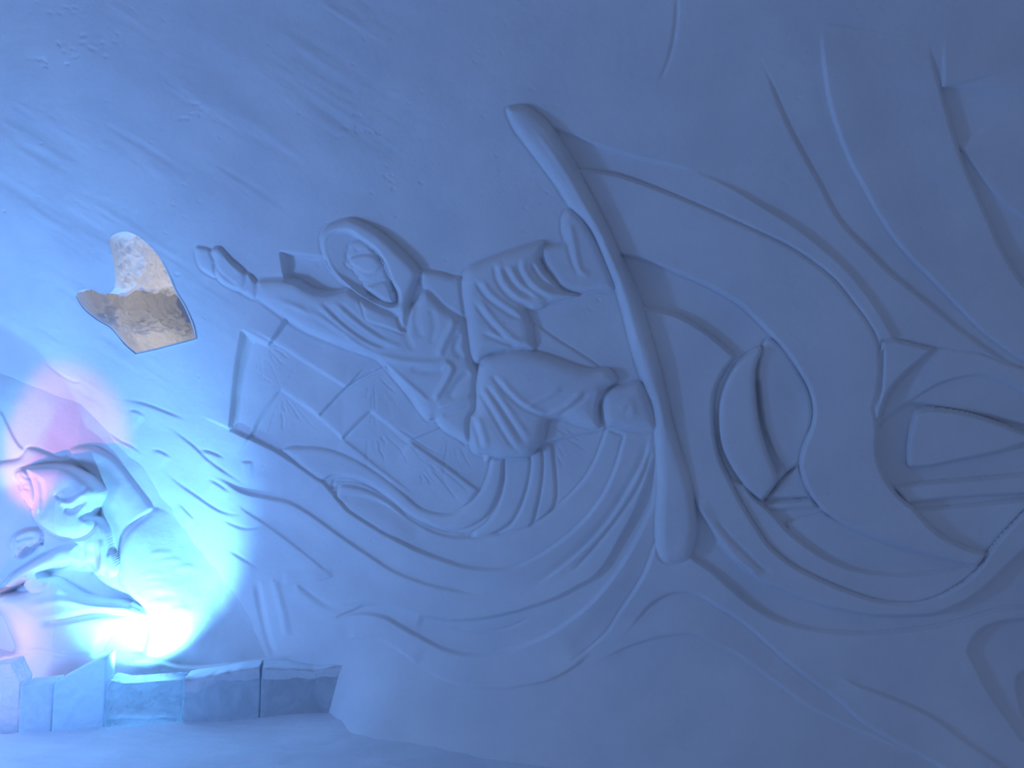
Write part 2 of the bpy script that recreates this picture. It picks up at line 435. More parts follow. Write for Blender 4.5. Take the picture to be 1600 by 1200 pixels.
# outer waves
step(W, L20, 'r', 0.8, 40, ta=0.02)
step(W, L20[:9], 'l', 1.6, 60, ta=0.0, tb=0.2)
fill(W, V([S(LD[:13]), S(LF)]), -1.9, r=0, e=3, name='carved_wave')
step(W, LB, 'r', -1.0, 14)
step(W, LB, 'l', 0.5, 14)
ridge(W, LC, -1.0, 5)
step(W, LD, 'r', 0.9, 40, ta=0.05)
step(W, LD[9:], 'l', 1.0, 30, ta=0.05, tb=0.05)
ridge(W, LD[11:], -0.8, 8, 0.2, 0.15)
step(W, LF, 'r', 0.9, 40, ta=0.1)
ridge(W, [(697, 980), (756, 987), (795, 980), (831, 964)], -0.7, 4)
step(W, LE, 'r', -0.6, 40)
step(W, [(541, 997), (587, 997), (623, 1016), (655, 1040)], 'l', 0.8, 40)
step(W, LG, 'l', 1.6, 60, ta=0.3, tb=0.1)
region(W, V([S(LF[2:8]), S(LF[8:13]), S(LE[2:]), S(LG)[::-1]]), 'carved_wave')
region(W, V([S(L20[8:]), S(LB)[:1], S(LD[:9])]), 'carved_wave')
step(W, L22, 'r', 1.0, 36)
step(W, L22, 'l', -0.7, 26)
step(W, L23, 'r', 0.9, 36, tb=0.15)
step(W, [(440, 912), (470, 909), (496, 907), (522, 901)], 'l', 0.8, 25)
# feather strokes by the corner
FE = [[(187, 623), (224, 630), (259, 643), (299, 659)], [(198, 640), (216, 643), (230, 652)],
      [(254, 661), (276, 676), (302, 696), (325, 718), (351, 737), (374, 752), (391, 764)],
      [(308, 702), (328, 706), (354, 717)], [(164, 670), (187, 688), (207, 698), (227, 714)],
      [(234, 703), (250, 705), (270, 716)], [(252, 732), (279, 755), (305, 773), (331, 791), (351, 801), (371, 804), (390, 798)],
      [(323, 747), (342, 757), (362, 771)], [(276, 783), (290, 797), (309, 817)],
      [(342, 809), (362, 819), (385, 826), (408, 823), (417, 819)], [(352, 857), (374, 870), (405, 889)],
      [(375, 721), (397, 721)], [(365, 758), (388, 770), (417, 777), (460, 787)], [(0, 587), (50, 597), (100, 607), (130, 622)]]
for q in FE[:-1]:
    ridge(W, q, -0.5, 4.0, 0.35, 0.35)
    step(W, q, 'r', 0.75, 36, ta=0.35, tb=0.35)
ridge(W, [(400, 905), (408, 950), (420, 1000), (434, 1030)], -0.9, 9)
ridge(W, [(425, 900), (440, 950), (450, 1000)], 0.7, 10)
for q in ([(66, 562), (90, 582), (115, 596), (130, 594)], [(20, 625), (30, 622)]):
    ridge(W, q, -0.6, 3.5, 0.3, 0.2)

# ================================================================== snowboarder and board
G = 0.009
def sc(pts): return S(pts, closed=True)
fill(W, sc([(655, 424), (685, 425), (705, 431), (724, 440), (730, 500), (692, 485), (665, 456)]), 3.4, r=14, name='jacket')
fill(W, sc([(832, 507), (870, 530), (935, 573), (922, 580), (870, 566), (838, 552)]), 0.8, r=8, name='jacket')
jacket = V([S([(540, 451), (565, 462), (600, 480), (640, 480), (665, 452), (695, 478), (728, 500)]), S([(738, 560), (748, 590), (743, 640), (735, 690), (712, 682), (690, 668), (680, 655), (666, 655), (640, 620), (615, 590), (590, 562), (560, 549), (520, 520)])])
fill(W, jacket, 4.2, r=16, dome=2.0, domr=60, name='jacket')
sleeve = V([S([(399, 439), (430, 437), (460, 440), (480, 450), (497, 457), (517, 458), (545, 451)]), [(600, 478), (625, 500), (630, 540), (605, 552)], S([(580, 552), (555, 547), (517, 532), (480, 517), (450, 499), (420, 477), (397, 462)])])
fill(W, sleeve, lerpx(400, 2.6, 540, 4.9), r=16, dome=1.2, domr=40, crease=0.0, top=True, name='sleeve')
ridge(W, [(397, 466), (420, 481), (450, 503), (480, 521), (517, 536), (555, 551)], -1.0, 5)
ridge(W, [(400, 434), (430, 432), (460, 435), (480, 445), (497, 452), (517, 453)], -1.2, 5)
fill(W, sc([(382, 424), (399, 437), (402, 452), (397, 466), (384, 460), (372, 452), (372, 436)]), 3.0, r=10, name='glove_cuff')
thumb = sc([(305, 388), (316, 386), (330, 392), (337, 412), (338, 432), (325, 427), (312, 416)])
fill(W, thumb, 1.6, r=10, name='glove')
hand = sc([(330, 393), (336, 386), (346, 388), (362, 406), (380, 421), (386, 440), (378, 454), (362, 450), (344, 439), (337, 425), (336, 408)])
fill(W, hand, 3.0, r=11, name='glove')
ridge(W, [(334, 410), (343, 424), (356, 436), (370, 446)], -1.0, 4, 0.1, 0.1)
ridge(W, [(350, 398), (362, 414), (376, 428)], 0.7, 6)
# jacket folds
for q, h, r in (
    ([(420, 462), (450, 475), (490, 492), (540, 525), (580, 551), (615, 561), (652, 566), (690, 565), (705, 558)], 1.5, 8),
    ([(492, 470), (527, 503), (565, 531), (602, 550)], 1.2, 7), ([(515, 468), (552, 500), (590, 527), (632, 546)], 1.0, 7),
    ([(470, 478), (510, 508), (550, 535)], -1.0, 7), ([(503, 472), (538, 506), (575, 532), (610, 545)], -1.1, 5), ([(530, 472), (570, 506), (610, 532)], -1.0, 6),
    ([(712, 492), (704, 515), (692, 540), (684, 560)], 1.8, 10), ([(688, 562), (705, 574), (700, 590), (688, 610), (677, 628)], 2.0, 9),
    ([(587, 556), (615, 580), (645, 606), (675, 632)], 1.4, 7), ([(682, 637), (712, 628), (742, 617)], 1.4, 8),
    ([(640, 575), (670, 580), (695, 578)], -1.2, 9), ([(700, 625), (716, 600), (735, 580)], -1.4, 10), ([(720, 520), (712, 545), (725, 560)], -1.2, 9),
    ([(655, 470), (650, 500), (660, 530)], -0.8, 9), ([(672, 480), (680, 510), (672, 540)], -0.7, 9), ([(640, 500), (635, 525), (648, 548)], -0.9, 9),
    ([(600, 570), (625, 600), (650, 635)], -1.0, 6), ([(690, 650), (715, 643), (738, 632)], -1.0, 7)):
    ridge(W, q, h, r)
# trouser legs
leg1 = V([S([(721, 438), (728, 422), (742, 412), (780, 397), (845, 377), (850, 386), (846, 407), (852, 420), (862, 432), (880, 452), (906, 461), (885, 468), (860, 474), (848, 482), (835, 485), (822, 483)]),
          S([(826, 495), (832, 508), (833, 525), (836, 547), (810, 547), (772, 552), (748, 568), (736, 558), (730, 522), (726, 485), (722, 460)])])
fill(W, leg1, 5.4, r=20, dome=1.5, domr=45, name='trouser_leg')
for q in ([(740, 436), (760, 465), (795, 490), (818, 500)], [(770, 408), (778, 442), (800, 467), (832, 481)], [(783, 415), (805, 447), (838, 468)],
          [(810, 402), (811, 427), (830, 452), (866, 471)], [(828, 408), (845, 435), (874, 457)], [(737, 468), (760, 500), (790, 530), (817, 543)], [(750, 520), (780, 532), (812, 544)]):
    ridge(W, q, -1.6, 5.5, 0.2, 0.2)
    q2 = [(x + 9, y - 5) for x, y in q]
    ridge(W, q2, 1.0, 7, 0.2, 0.25)
boot1 = S([(846, 386), (866, 382), (882, 377), (878, 360), (879, 340), (888, 328), (903, 334), (922, 361), (942, 400), (960, 450), (930, 454), (906, 458), (880, 450), (862, 430), (850, 410)], closed=True)
sv = W.H.copy(); svi = W.ID.copy()
fill(W, boot1, 3.6, r=13, name='boot')
boot2 = sc([(940, 622), (955, 606), (975, 601), (1002, 598), (1018, 630), (1028, 668), (1010, 674), (987, 672), (967, 668), (945, 662)])
fill(W, boot2, 5.2, r=18, dome=1.0, domr=40, name='boot')
# leg 1 lies in front of the ankle
lm = inside(leg1, (slice(0, NY), slice(0, NX)))
W.H[lm] = np.maximum(sv[lm], 0); W.ID[lm] = svi[lm]
ridge(W, [(890, 345), (898, 385), (906, 420), (925, 432)], 1.2, 9)
ridge(W, [(884, 372), (893, 405), (905, 430)], -0.9, 5)
leg2 = V([S([(747, 572), (760, 558), (785, 550), (810, 546), (840, 550), (870, 560), (897, 570), (922, 576), (947, 575), (960, 584), (964, 597), (950, 608), (941, 622), (936, 640), (938, 664), (930, 670), (902, 663), (880, 655), (857, 655)]),
          S([(853, 668), (850, 686), (838, 702), (824, 714), (789, 716), (766, 711), (738, 703), (732, 655), (742, 640), (742, 602)])])
fill(W, leg2, 6.0, r=22, dome=1.8, domr=50, name='trouser_leg')
for q in ([(766, 585), (790, 614), (820, 639), (857, 652)], [(747, 608), (768, 645), (795, 690), (812, 708)], [(757, 600), (784, 640), (808, 675), (824, 696)], [(735, 650), (746, 680), (752, 705)]):
    ridge(W, q, -1.7, 6, 0.12, 0.2)
    ridge(W, [(x + 10, y - 2) for x, y in q], 1.0, 8, 0.2, 0.25)
for q in ([(818, 638), (850, 622), (880, 605)], [(852, 652), (885, 634), (915, 608)], [(936, 605), (930, 635), (932, 660)]):
    ridge(W, q, 1.1, 8, 0.2, 0.2)
ridge(W, [(870, 652), (900, 632), (922, 612)], -0.9, 7)
ridge(W, [(965, 640), (985, 630), (990, 655)], 0.8, 12)
# head: hollow of the hood, face with goggles, scarf, hood rim
hoodout = S([(501, 372), (508, 356), (520, 348), (545, 341), (567, 347), (595, 362), (622, 385), (645, 407), (657, 424), (652, 440), (643, 465), (640, 492), (633, 516), (622, 505), (617, 490), (595, 482), (567, 466), (545, 450), (520, 427), (506, 400)], closed=True)
fill(W, hoodout, lambda x, y: 3.6 + 3.2 * smooth(520, 620, x) + 0 * y, r=16, dome=1.0, domr=30, name='hood')
hollow = S([(508, 378), (520, 363), (545, 361), (562, 372), (587, 391), (602, 412), (612, 437), (623, 458), (621, 476), (600, 472), (570, 460), (548, 444), (524, 423), (511, 400)], closed=True)
fill(W, hollow, lerpx(505, 2.6, 560, -0.6), r=0, e=3, name='hood')
face = S([(546, 384), (552, 378), (565, 376), (585, 392), (600, 412), (610, 440), (618, 470), (600, 470), (582, 458), (568, 446), (568, 440), (562, 436), (563, 431), (557, 428), (552, 420), (546, 418), (541, 412), (544, 405), (543, 398), (546, 392)], closed=True)
fill(W, face, lambda x, y: 2.0 + 2.0 * smooth(545, 590, x) + 0 * y, r=8, e=1.5, name='face')
fill(W, sc([(547, 404), (566, 398), (585, 400), (598, 412), (588, 424), (572, 426), (560, 420), (550, 413)]), 1.0, r=5, e=1.5, add=True, name='goggles')
ridge(W, [(552, 385), (560, 392), (575, 390)], -0.6, 4)
ridge(W, [(566, 437), (580, 441), (594, 436)], -0.8, 3)
fill(W, sc([(567, 446), (580, 447), (600, 440), (612, 448), (620, 474), (606, 475), (588, 466), (576, 456)]), 1.2, r=6, e=1.5, add=True, name='scarf')
ridge(W, [(570, 455), (590, 470), (616, 478)], -1.6, 4, 0.1, 0.1)
fill(W, sc([(564, 467), (585, 478), (612, 492), (634, 520), (600, 510), (574, 501), (568, 485)]), 0.9, r=6, e=1.5, add=True, name='collar')
# snowboard
fill(W, S(BOARD, closed=True), lambda x, y: 6.4 + 0 * x - 2.6 * (1 - smooth(165, 230, y)) - 2.2 * smooth(820, 885, y), r=17, e=1.6, dome=0.8, domr=22, name='snowboard')
ridge(W, [(812, 176), (845, 215), (880, 265), (915, 325), (945, 385), (968, 440), (990, 510), (1008, 575)], 0.7, 7)

# ================================================================== natural roughness of the packed snow
yy, xx = np.mgrid[0:NY, 0:NX].astype(np.float32)
yy = yy * RES + Y0; xx = xx * RES + X0
a = math.radians(33)
ru = (xx * math.cos(a) + yy * math.sin(a)); rv = (-xx * math.sin(a) + yy * math.cos(a))
plain = (W.ID == 0).astype(np.float32)
ul = smooth(900, 250, xx + 0.9 * (yy - 250)) * smooth(760, 560, yy)
st = vnoise(ru / 90, rv / 13, 3) * 1.0 + vnoise(ru / 40, rv / 6, 5) * 0.4
gate = smooth(0.0, 0.3, vnoise(ru / 160, rv / 40, 9))
W.H += (plain * ul * G * (0.9 * st * gate + 1.2 * vnoise(ru / 200, rv / 45, 12))).astype(np.float32)
W.H += (G * (1.6 * vnoise(xx / 170, yy / 150, 21) + 0.35 * vnoise(xx / 38, yy / 38, 22)) * (0.35 + 0.65 * plain)).astype(np.float32)
W.H += (G * 0.12 * vnoise(xx / 9, yy / 9, 23)).astype(np.float32)
W.H = blur(W.H, 1)
for i in range(150):
    x = rng.uniform(0, 1600); y = rng.uniform(0, 1200)
    if i < 90: x = x * 0.6; y = y * 0.42
    l = rng.uniform(3, 11)
    ridge(W, [(x, y), (x + l * 0.5, y + l * rng.uniform(-0.2, 0.5)), (x + l, y + l * rng.uniform(0, 0.7))], -rng.uniform(0.1, 0.4), rng.uniform(2, 3.5), 0.3, 0.3)
for x, y, n in ((85, 22, 6), (140, 70, 12), (75, 95, 8), (560, 205, 8), (300, 180, 8), (640, 280, 5)):
    for j in range(n):
        p = x + rng.gauss(0, 22); q = y + rng.gauss(0, 9); l = rng.uniform(6, 18)
        ridge(W, [(p, q), (p + l * .5, q + rng.uniform(-3, 2)), (p + l, q + rng.uniform(-3, 5))], -rng.uniform(0.2, 0.6), rng.uniform(3, 5), 0.3, 0.3)

# ================================================================== end wall with the crouching figure (heights in cm)
Q = Relief()
archx = lambda y: np.interp(y, [560, 610, 690, 770, 842, 920, 1030, 1100], [60, 110, 190, 250, 300, 350, 432, 470])
step(Q, [(0, 640), (25, 690), (40, 705)], 'r', 1.5, 40)
fill(Q, sc([(108, 712), (115, 700), (135, 697), (152, 700), (180, 716), (215, 760), (245, 800), (262, 830), (240, 900), (200, 930), (150, 900), (130, 820), (120, 760)]), lambda x, y: 6.0 * smooth(-8, 70, archx(y) - x) + 0 * x, r=10, crease=0, e=2, name='cape')
fill(Q, sc([(-40, 735), (0, 722), (30, 716), (45, 700), (70, 706), (95, 716), (112, 715), (150, 760), (150, 850), (60, 900), (-40, 900)]), 4.0, r=12, e=2, name='backrest')
mound = sc([(432, 1030), (395, 985), (350, 920), (300, 842), (270, 806), (245, 794), (228, 802), (205, 820), (192, 842), (185, 868), (184, 897), (190, 916), (206, 934), (222, 952), (232, 985), (225, 1030), (230, 1080), (440, 1080)])
fill(Q, mound, lambda x, y: 12.0 * smooth(-4, 130, archx(y) - x) + 0.2, r=14, e=2, crease=0, name='mound')
for i in range(9):
    x = 225 + rng.uniform(-10, 60); y = 870 + i * 11
    ridge(Q, [(x, y), (x + 18, y - 6), (x + 42, y - 3)], rng.choice((-1, 1)) * 0.4, 8, 0.3, 0.3)
body = sc([(-30, 940), (5, 925), (40, 925), (66, 905), (90, 902), (112, 915), (140, 930), (170, 934), (200, 938), (226, 952), (231, 966), (205, 974), (178, 984), (166, 1000), (160, 1018), (165, 1060), (90, 1070), (20, 1066), (16, 1030), (25, 1010), (16, 985), (4, 960)])
fill(Q, body, 12.0, r=18, e=2, dome=7.0, domr=55, name='legs')
ridge(Q, [(60, 975), (110, 965), (160, 958), (215, 962)], -4.0, 10)
ridge(Q, [(40, 950), (90, 938), (140, 946), (200, 955)], 2.5, 10)
fill(Q, sc([(40, 905), (60, 893), (75, 900), (72, 918), (60, 926), (44, 922)]), 16.0, r=10, e=2, name='legs')
torso = sc([(60, 815), (100, 800), (150, 805), (170, 825), (178, 860), (183, 890), (172, 900), (160, 893), (150, 898), (140, 880), (122, 886), (108, 880), (95, 884), (80, 872), (66, 845)])
fill(Q, torso, 16.0, r=14, e=2, dome=4.0, domr=40, name='torso')
ridge(Q, [(150, 895), (146, 870), (140, 850)], -4.0, 8, 0, 0.3)
ridge(Q, [(158, 894), (162, 865), (160, 840)], 3.0, 7, 0, 0.3)
ridge(Q, [(128, 884), (130, 862), (126, 845)], -2.5, 7, 0, 0.3)
arm = V([S([(120, 850), (90, 855), (60, 870), (35, 886), (18, 898), (4, 914), (-8, 930)]), S([(-2, 938), (12, 926), (30, 912), (50, 902), (75, 888), (100, 880), (125, 876)])])
fill(Q, arm, 22.0, r=10, e=2, dome=2.5, domr=16, name='arm')
hand2 = sc([(17, 852), (22, 838), (36, 829), (52, 826), (64, 832), (66, 845), (56, 852), (46, 864), (32, 872), (20, 866)])
fill(Q, hand2, 21.0, r=11, e=2, name='glove')
ridge(Q, [(24, 846), (38, 840), (54, 838)], -2.5, 4)
ridge(Q, [(30, 858), (42, 852), (56, 846)], -2.0, 4)
fface = sc([(26, 743), (29, 736), (38, 732), (52, 740), (60, 770), (62, 800), (50, 797), (44, 789), (38, 779), (33, 770), (31, 762), (35, 757), (33, 754), (28, 750)])
fill(Q, fface, 20.0, r=9, e=1.6, dome=2.0, domr=16, name='face')
ridge(Q, [(31, 764), (38, 763), (46, 765)], -1.8, 3, 0.0, 0.3)
ridge(Q, [(34, 741), (38, 746), (44, 747)], -1.5, 3)
fhood = sc([(39, 733), (50, 729), (85, 727), (118, 730), (140, 741), (157, 756), (165, 770), (158, 784), (152, 802), (146, 826), (128, 840), (100, 842), (76, 832), (58, 818), (50, 800), (53, 775), (49, 755)])
fill(Q, fhood, 22.0, r=20, e=2, dome=5.0, domr=50, name='hood')
ridge(Q, [(86, 771), (96, 778), (112, 774), (128, 764), (138, 756)], -2.2, 6, 0.1, 0.2)
ridge(Q, [(92, 784), (110, 786), (126, 776), (138, 770)], 2.0, 7, 0.1, 0.2)
ridge(Q, [(98, 794), (112, 798), (126, 790), (140, 778)], -2.5, 7)
ridge(Q, [(52, 745), (58, 775), (56, 805)], 2.0, 6)
ridge(Q, [(62, 745), (68, 780), (64, 812)], -2.0, 7)
fill(Q, sc([(-40, 1018), (20, 1022), (60, 1016), (110, 1024), (165, 1020), (235, 1028), (300, 1040), (440, 1040), (440, 1120), (-40, 1120)]), 18.0, r=10, e=3, name='snow_ledge')
Q.H += (G * (1.4 * vnoise(xx / 60, yy / 60, 31) + 0.5 * vnoise(xx / 17, yy / 17, 32))).astype(np.float32)
Q.H = blur(Q.H, 2)

# ------------------------------------------------------------------ materials
def new_mat(name):
    m = bpy.data.materials.new(name)
    m.use_nodes = True
    return m, m.node_tree, m.node_tree.nodes['Principled BSDF']

def snow_mat(name, col, scale=1.0, bump=0.35):
    m, nt, b = new_mat(name)
    geo = nt.nodes.new('ShaderNodeNewGeometry')
    n1 = nt.nodes.new('ShaderNodeTexNoise'); n1.inputs['Scale'].default_value = 3.0 * scale; n1.inputs['Detail'].default_value = 4
    n2 = nt.nodes.new('ShaderNodeTexNoise'); n2.inputs['Scale'].default_value = 160.0 * scale; n2.inputs['Detail'].default_value = 3
    n3 = nt.nodes.new('ShaderNodeTexNoise'); n3.inputs['Scale'].default_value = 28.0 * scale; n3.inputs['Detail'].default_value = 5
    for n in (n1, n2, n3):
        nt.links.new(geo.outputs['Position'], n.inputs['Vector'])
    rmp = nt.nodes.new('ShaderNodeValToRGB')
    rmp.color_ramp.elements[0].position = 0.3; rmp.color_ramp.elements[0].color = (col[0] * .90, col[1] * .91, col[2] * .93, 1)
    rmp.color_ramp.elements[1].position = 0.7; rmp.color_ramp.elements[1].color = (*col, 1)
    nt.links.new(n1.outputs['Fac'], rmp.inputs['Fac'])
    nt.links.new(rmp.outputs['Color'], b.inputs['Base Color'])
    b.inputs['Roughness'].default_value = 0.85
    b.inputs['Specular IOR Level'].default_value = 0.15
    add = nt.nodes.new('ShaderNodeMath'); add.operation = 'ADD'
    mul = nt.nodes.new('ShaderNodeMath'); mul.operation = 'MULTIPLY'; mul.inputs[1].default_value = 0.35
    nt.links.new(n2.outputs['Fac'], mul.inputs[0])
    nt.links.new(n3.outputs['Fac'], add.inputs[0]); nt.links.new(mul.outputs[0], add.inputs[1])
    bp = nt.nodes.new('ShaderNodeBump'); bp.inputs['Strength'].default_value = bump; bp.inputs['Distance'].default_value = 0.006
    nt.links.new(add.outputs[0], bp.inputs['Height'])
    nt.links.new(bp.outputs['Normal'], b.inputs['Normal'])
    return m

SNOW = snow_mat('packed_snow', (0.84, 0.86, 0.88))
SNOWF = snow_mat('trodden_snow', (0.80, 0.83, 0.87), 0.8, 0.6)

def ice_mat(name, col, frost, rough, tr=1.0):
    m, nt, b = new_mat(name)
    b.inputs['Base Color'].default_value = (*col, 1)
    b.inputs['Roughness'].default_value = rough
    b.inputs['IOR'].default_value = 1.31
    b.inputs['Transmission Weight'].default_value = tr
    geo = nt.nodes.new('ShaderNodeNewGeometry')
    n1 = nt.nodes.new('ShaderNodeTexNoise'); n1.inputs['Scale'].default_value = 9; n1.inputs['Detail'].default_value = 6; n1.inputs['Distortion'].default_value = 0.8
    nt.links.new(geo.outputs['Position'], n1.inputs['Vector'])
    r = nt.nodes.new('ShaderNodeValToRGB')
    r.color_ramp.elements[0].position = 0.35; r.color_ramp.elements[0].color = (max(frost - .12, 0),) * 3 + (1,)
    r.color_ramp.elements[1].position = 0.65; r.color_ramp.elements[1].color = (min(frost + .1, 1),) * 3 + (1,)
    nt.links.new(n1.outputs['Fac'], r.inputs['Fac'])
    d0 = nt.nodes.new('ShaderNodeBsdfDiffuse'); d0.inputs['Color'].default_value = (0.90, 0.95, 0.99, 1)
    d1 = nt.nodes.new('ShaderNodeBsdfTranslucent'); d1.inputs['Color'].default_value = (0.75, 0.90, 0.98, 1)
    d = nt.nodes.new('ShaderNodeMixShader'); d.inputs['Fac'].default_value = 0.42
    nt.links.new(d0.outputs['BSDF'], d.inputs[1]); nt.links.new(d1.outputs['BSDF'], d.inputs[2])
    mx = nt.nodes.new('ShaderNodeMixShader')
    nt.links.new(r.outputs['Color'], mx.inputs['Fac'])
    nt.links.new(b.outputs['BSDF'], mx.inputs[1]); nt.links.new(d.outputs[0], mx.inputs[2])
    out = nt.nodes['Material Output']
    nt.links.new(mx.outputs[0], out.inputs['Surface'])
    bp = nt.nodes.new('ShaderNodeBump'); bp.inputs['Strength'].default_value = 0.10; bp.inputs['Distance'].default_value = 0.01
    nt.links.new(n1.outputs['Fac'], bp.inputs['Height'])
    nt.links.new(bp.outputs['Normal'], b.inputs['Normal']); nt.links.new(bp.outputs['Normal'], d0.inputs['Normal'])
    return m
ICE_CLEAR = ice_mat('clear_ice', (0.80, 0.93, 1.0), 0.30, 0.08)
ICE_FROST = ice_mat('frosted_ice', (0.75, 0.90, 1.0), 0.90, 0.25)
FROST = snow_mat('hoar_frost', (0.82, 0.88, 0.93), 2.0, 0.7)

# ------------------------------------------------------------------ mesh helpers
def tag(o, label=None, cat=None, group=None, kind=None):
    if label: o['label'] = label
    if cat: o['category'] = cat
    if group: o['group'] = group
    if kind: o['kind'] = kind
    return o

def empty(name, loc):
    o = bpy.data.objects.new(name, None)
    o.location = loc
    o.empty_display_size = 0.1
    COL.objects.link(o)
    return o

def put(name, me, mat, parent=None):
    me.materials.append(mat)
    o = bpy.data.objects.new(name, me)
    COL.objects.link(o)
    if parent is not None:
        o.parent = parent
        if parent.type == 'EMPTY':
            o.matrix_parent_inverse = mathutils_inv(parent)
        elif parent.parent is not None:
            o.location = (0, 0, 0)
    return o

def mathutils_inv(p):
    from mathutils import Matrix
    return Matrix.Translation(p.location).inverted()

def quads_mesh(name, co, nor, quads):
    me = bpy.data.meshes.new(name)
    n, q = len(co), len(quads)
    me.vertices.add(n)
    me.vertices.foreach_set('co', np.ascontiguousarray(co, np.float32).ravel())
    me.loops.add(q * 4)
    me.loops.foreach_set('vertex_index', np.ascontiguousarray(quads, np.int32).ravel())
    me.polygons.add(q)
    me.polygons.foreach_set('loop_start', np.arange(0, q * 4, 4, dtype=np.int32))
    me.polygons.foreach_set('use_smooth', np.ones(q, bool))
    me.update(calc_edges=True)
    me.validate()
    if nor is not None:
        me.normals_split_custom_set_from_vertices(np.ascontiguousarray(nor, np.float32))
    return me

def emit(P, N, BK, mask, name, mat, parent=None, skirt=0.0, flip=False, auto=False):
    """Build the cells in mask (ny-1, nx-1) of grid P as one mesh, with a skirt running back into the wall behind it."""
    ny, nx = P.shape[:2]
    j, i = np.nonzero(mask)
    idx = np.stack([j * nx + i, j * nx + i + 1, (j + 1) * nx + i + 1, (j + 1) * nx + i], 1)
    if flip: idx = idx[:, ::-1]
    co = P.reshape(-1, 3); nn = N.reshape(-1, 3)
    used, inv = np.unique(idx, return_inverse=True)
    inv = inv.reshape(-1, 4)
    c, n, q = co[used], nn[used], inv
    if skirt:
        pad = np.pad(mask, 1)
        es = []
        for dj, di, a, b in ((-1, 0, 0, 1), (0, 1, 1, 2), (1, 0, 2, 3), (0, -1, 3, 0)):
            nb = pad[1 + dj:1 + dj + mask.shape[0], 1 + di:1 + di + mask.shape[1]]
            k = np.nonzero(~nb[j, i])[0]
            k0 = np.stack([j * nx + i, j * nx + i + 1, (j + 1) * nx + i + 1, (j + 1) * nx + i], 1)[k]
            es.append(np.stack([k0[:, a], k0[:, b]], 1))
        es = np.vstack(es)
        eu, einv = np.unique(es, return_inverse=True); einv = einv.reshape(-1, 2)
        bk = BK.reshape(-1, 3)[eu]
        back = co[eu] - bk * skirt
        o1 = len(c); o2 = o1 + len(eu)
        c = np.vstack([c, co[eu] - bk * 0.0005, back]); n = np.vstack([n, nn[eu], nn[eu]])
        sk = np.stack([o1 + einv[:, 1], o1 + einv[:, 0], o2 + einv[:, 0], o2 + einv[:, 1]], 1)
        if flip: sk = sk[:, ::-1]
        q = np.vstack([q, sk])
    fn = np.cross(c[q[:, 2]] - c[q[:, 0]], c[q[:, 3]] - c[q[:, 1]])
    if (fn * n[q[:, 0]]).sum() < 0: q = q[:, ::-1]
    me = quads_mesh(name, c, None if auto else n, q)
    return put(name, me, mat, parent)

def sample(A, px, py):
    u = np.clip(ix(px), 0, NX - 1.001); v = np.clip(iy(py), 0, NY - 1.001)
    a = u.astype(int); b = v.astype(int); fu = u - a; fv = v - b
    return (A[b, a] * (1 - fu) + A[b, a + 1] * fu) * (1 - fv) + (A[b + 1, a] * (1 - fu) + A[b + 1, a + 1] * fu) * fv

def grid_normals(P, outward):
    du = np.gradient(P, axis=1); dv = np.gradient(P, axis=0)
    n = np.cross(du, dv)
    n /= np.maximum(np.linalg.norm(n, axis=-1, keepdims=True), 1e-9)
    s = np.sign((n * outward).sum(-1, keepdims=True))
    return n * np.where(s == 0, 1, s)

def axis(lo, hi, d, lo2, hi2):
    """Fine spacing d between lo and hi, growing coarser out to lo2 and hi2."""
    core = list(np.arange(lo, hi, d))
    x, k, left = lo, d, []
    while x > lo2:
        k = min(k * 1.3, 0.25); x -= k; left.append(x)
    x, k, right = core[-1], d, []
    while x < hi2:
        k = min(k * 1.3, 0.25); x += k; right.append(x)
    return np.array(left[::-1] + core + right)

# ================================================================== build the vaulted wall
DS = 0.0053
sa = axis(-2.0, 4.4, DS, -4.6, 7.0)
za = axis(0.0, 3.98, DS, -0.10, 4.6)
ss, zz = np.meshgrid(sa, za)
Pb, Nb = wall_base(ss, zz)
hv = np.zeros_like(ss)
for it in range(4):
    px, py = project(Pb + Nb * hv[..., None])
    fade = smooth(-115, -60, px) * smooth(1716, 1615, px) * smooth(-135, -70, py)
    new = sample(W.H, px, py) * fade
    hv = new if it == 0 else 0.5 * (hv + new)
PW = Pb + Nb * hv[..., None]
px, py = project(PW)
# rim of the opening into the lit passage: pull the nearest vertices onto its outline
HOLE = S([(172, 372), (196, 362), (222, 374), (246, 398), (262, 428), (274, 456), (288, 480), (300, 508), (305, 528), (305, 528), (275, 536), (245, 544), (213, 551), (213, 551), (196, 536), (176, 512), (152, 497), (132, 480), (120, 458), (140, 452), (162, 460), (178, 452), (180, 430), (176, 400)], closed=True)
hw, hD, hS, hT = dist_field(HOLE, 60, True)
hM = inside(HOLE, hw)
HS = np.full((NY, NX), 60.0, np.float32)
HS[hw] = np.where(hM, -hD, hD)
hs = sample(HS, px, py)
gy, gx = np.gradient(HS, RES)
near = (np.abs(hs) < 2.0) & (px > -50)
mx = np.where(near, -hs * sample(gx, px, py), 0); my = np.where(near, -hs * sample(gy, px, py), 0)
dP = np.gradient(PW, axis=1) / np.gradient(ss, axis=1)[..., None]
scl = (PW @ F)[..., None] / FPX
PW = PW + scl * (mx[..., None] * np.array([1.0, 0, 0]) * 1.0 - my[..., None] * U)
NW = grid_normals(PW, Nb)
cpx = (px[:-1, :-1] + px[1:, 1:]) / 2; cpy = (py[:-1, :-1] + py[1:, 1:]) / 2
inr = (cpx > X0) & (cpx < X1 - 3) & (cpy > Y0) & (cpy < Y1 - 3)
cid = np.where(inr, W.ID[np.clip(iy(cpy) + 0.5, 0, NY - 1).astype(int), np.clip(ix(cpx) + 0.5, 0, NX - 1).astype(int)], 0)
chole = np.where(inr, sample(HS, cpx, cpy) < 0, False)
cc = (PW[:-1, :-1] + PW[1:, 1:]) / 2
keep = (cc[..., 1] < end_wall_y(cc[..., 0]) + 0.03) & ~chole

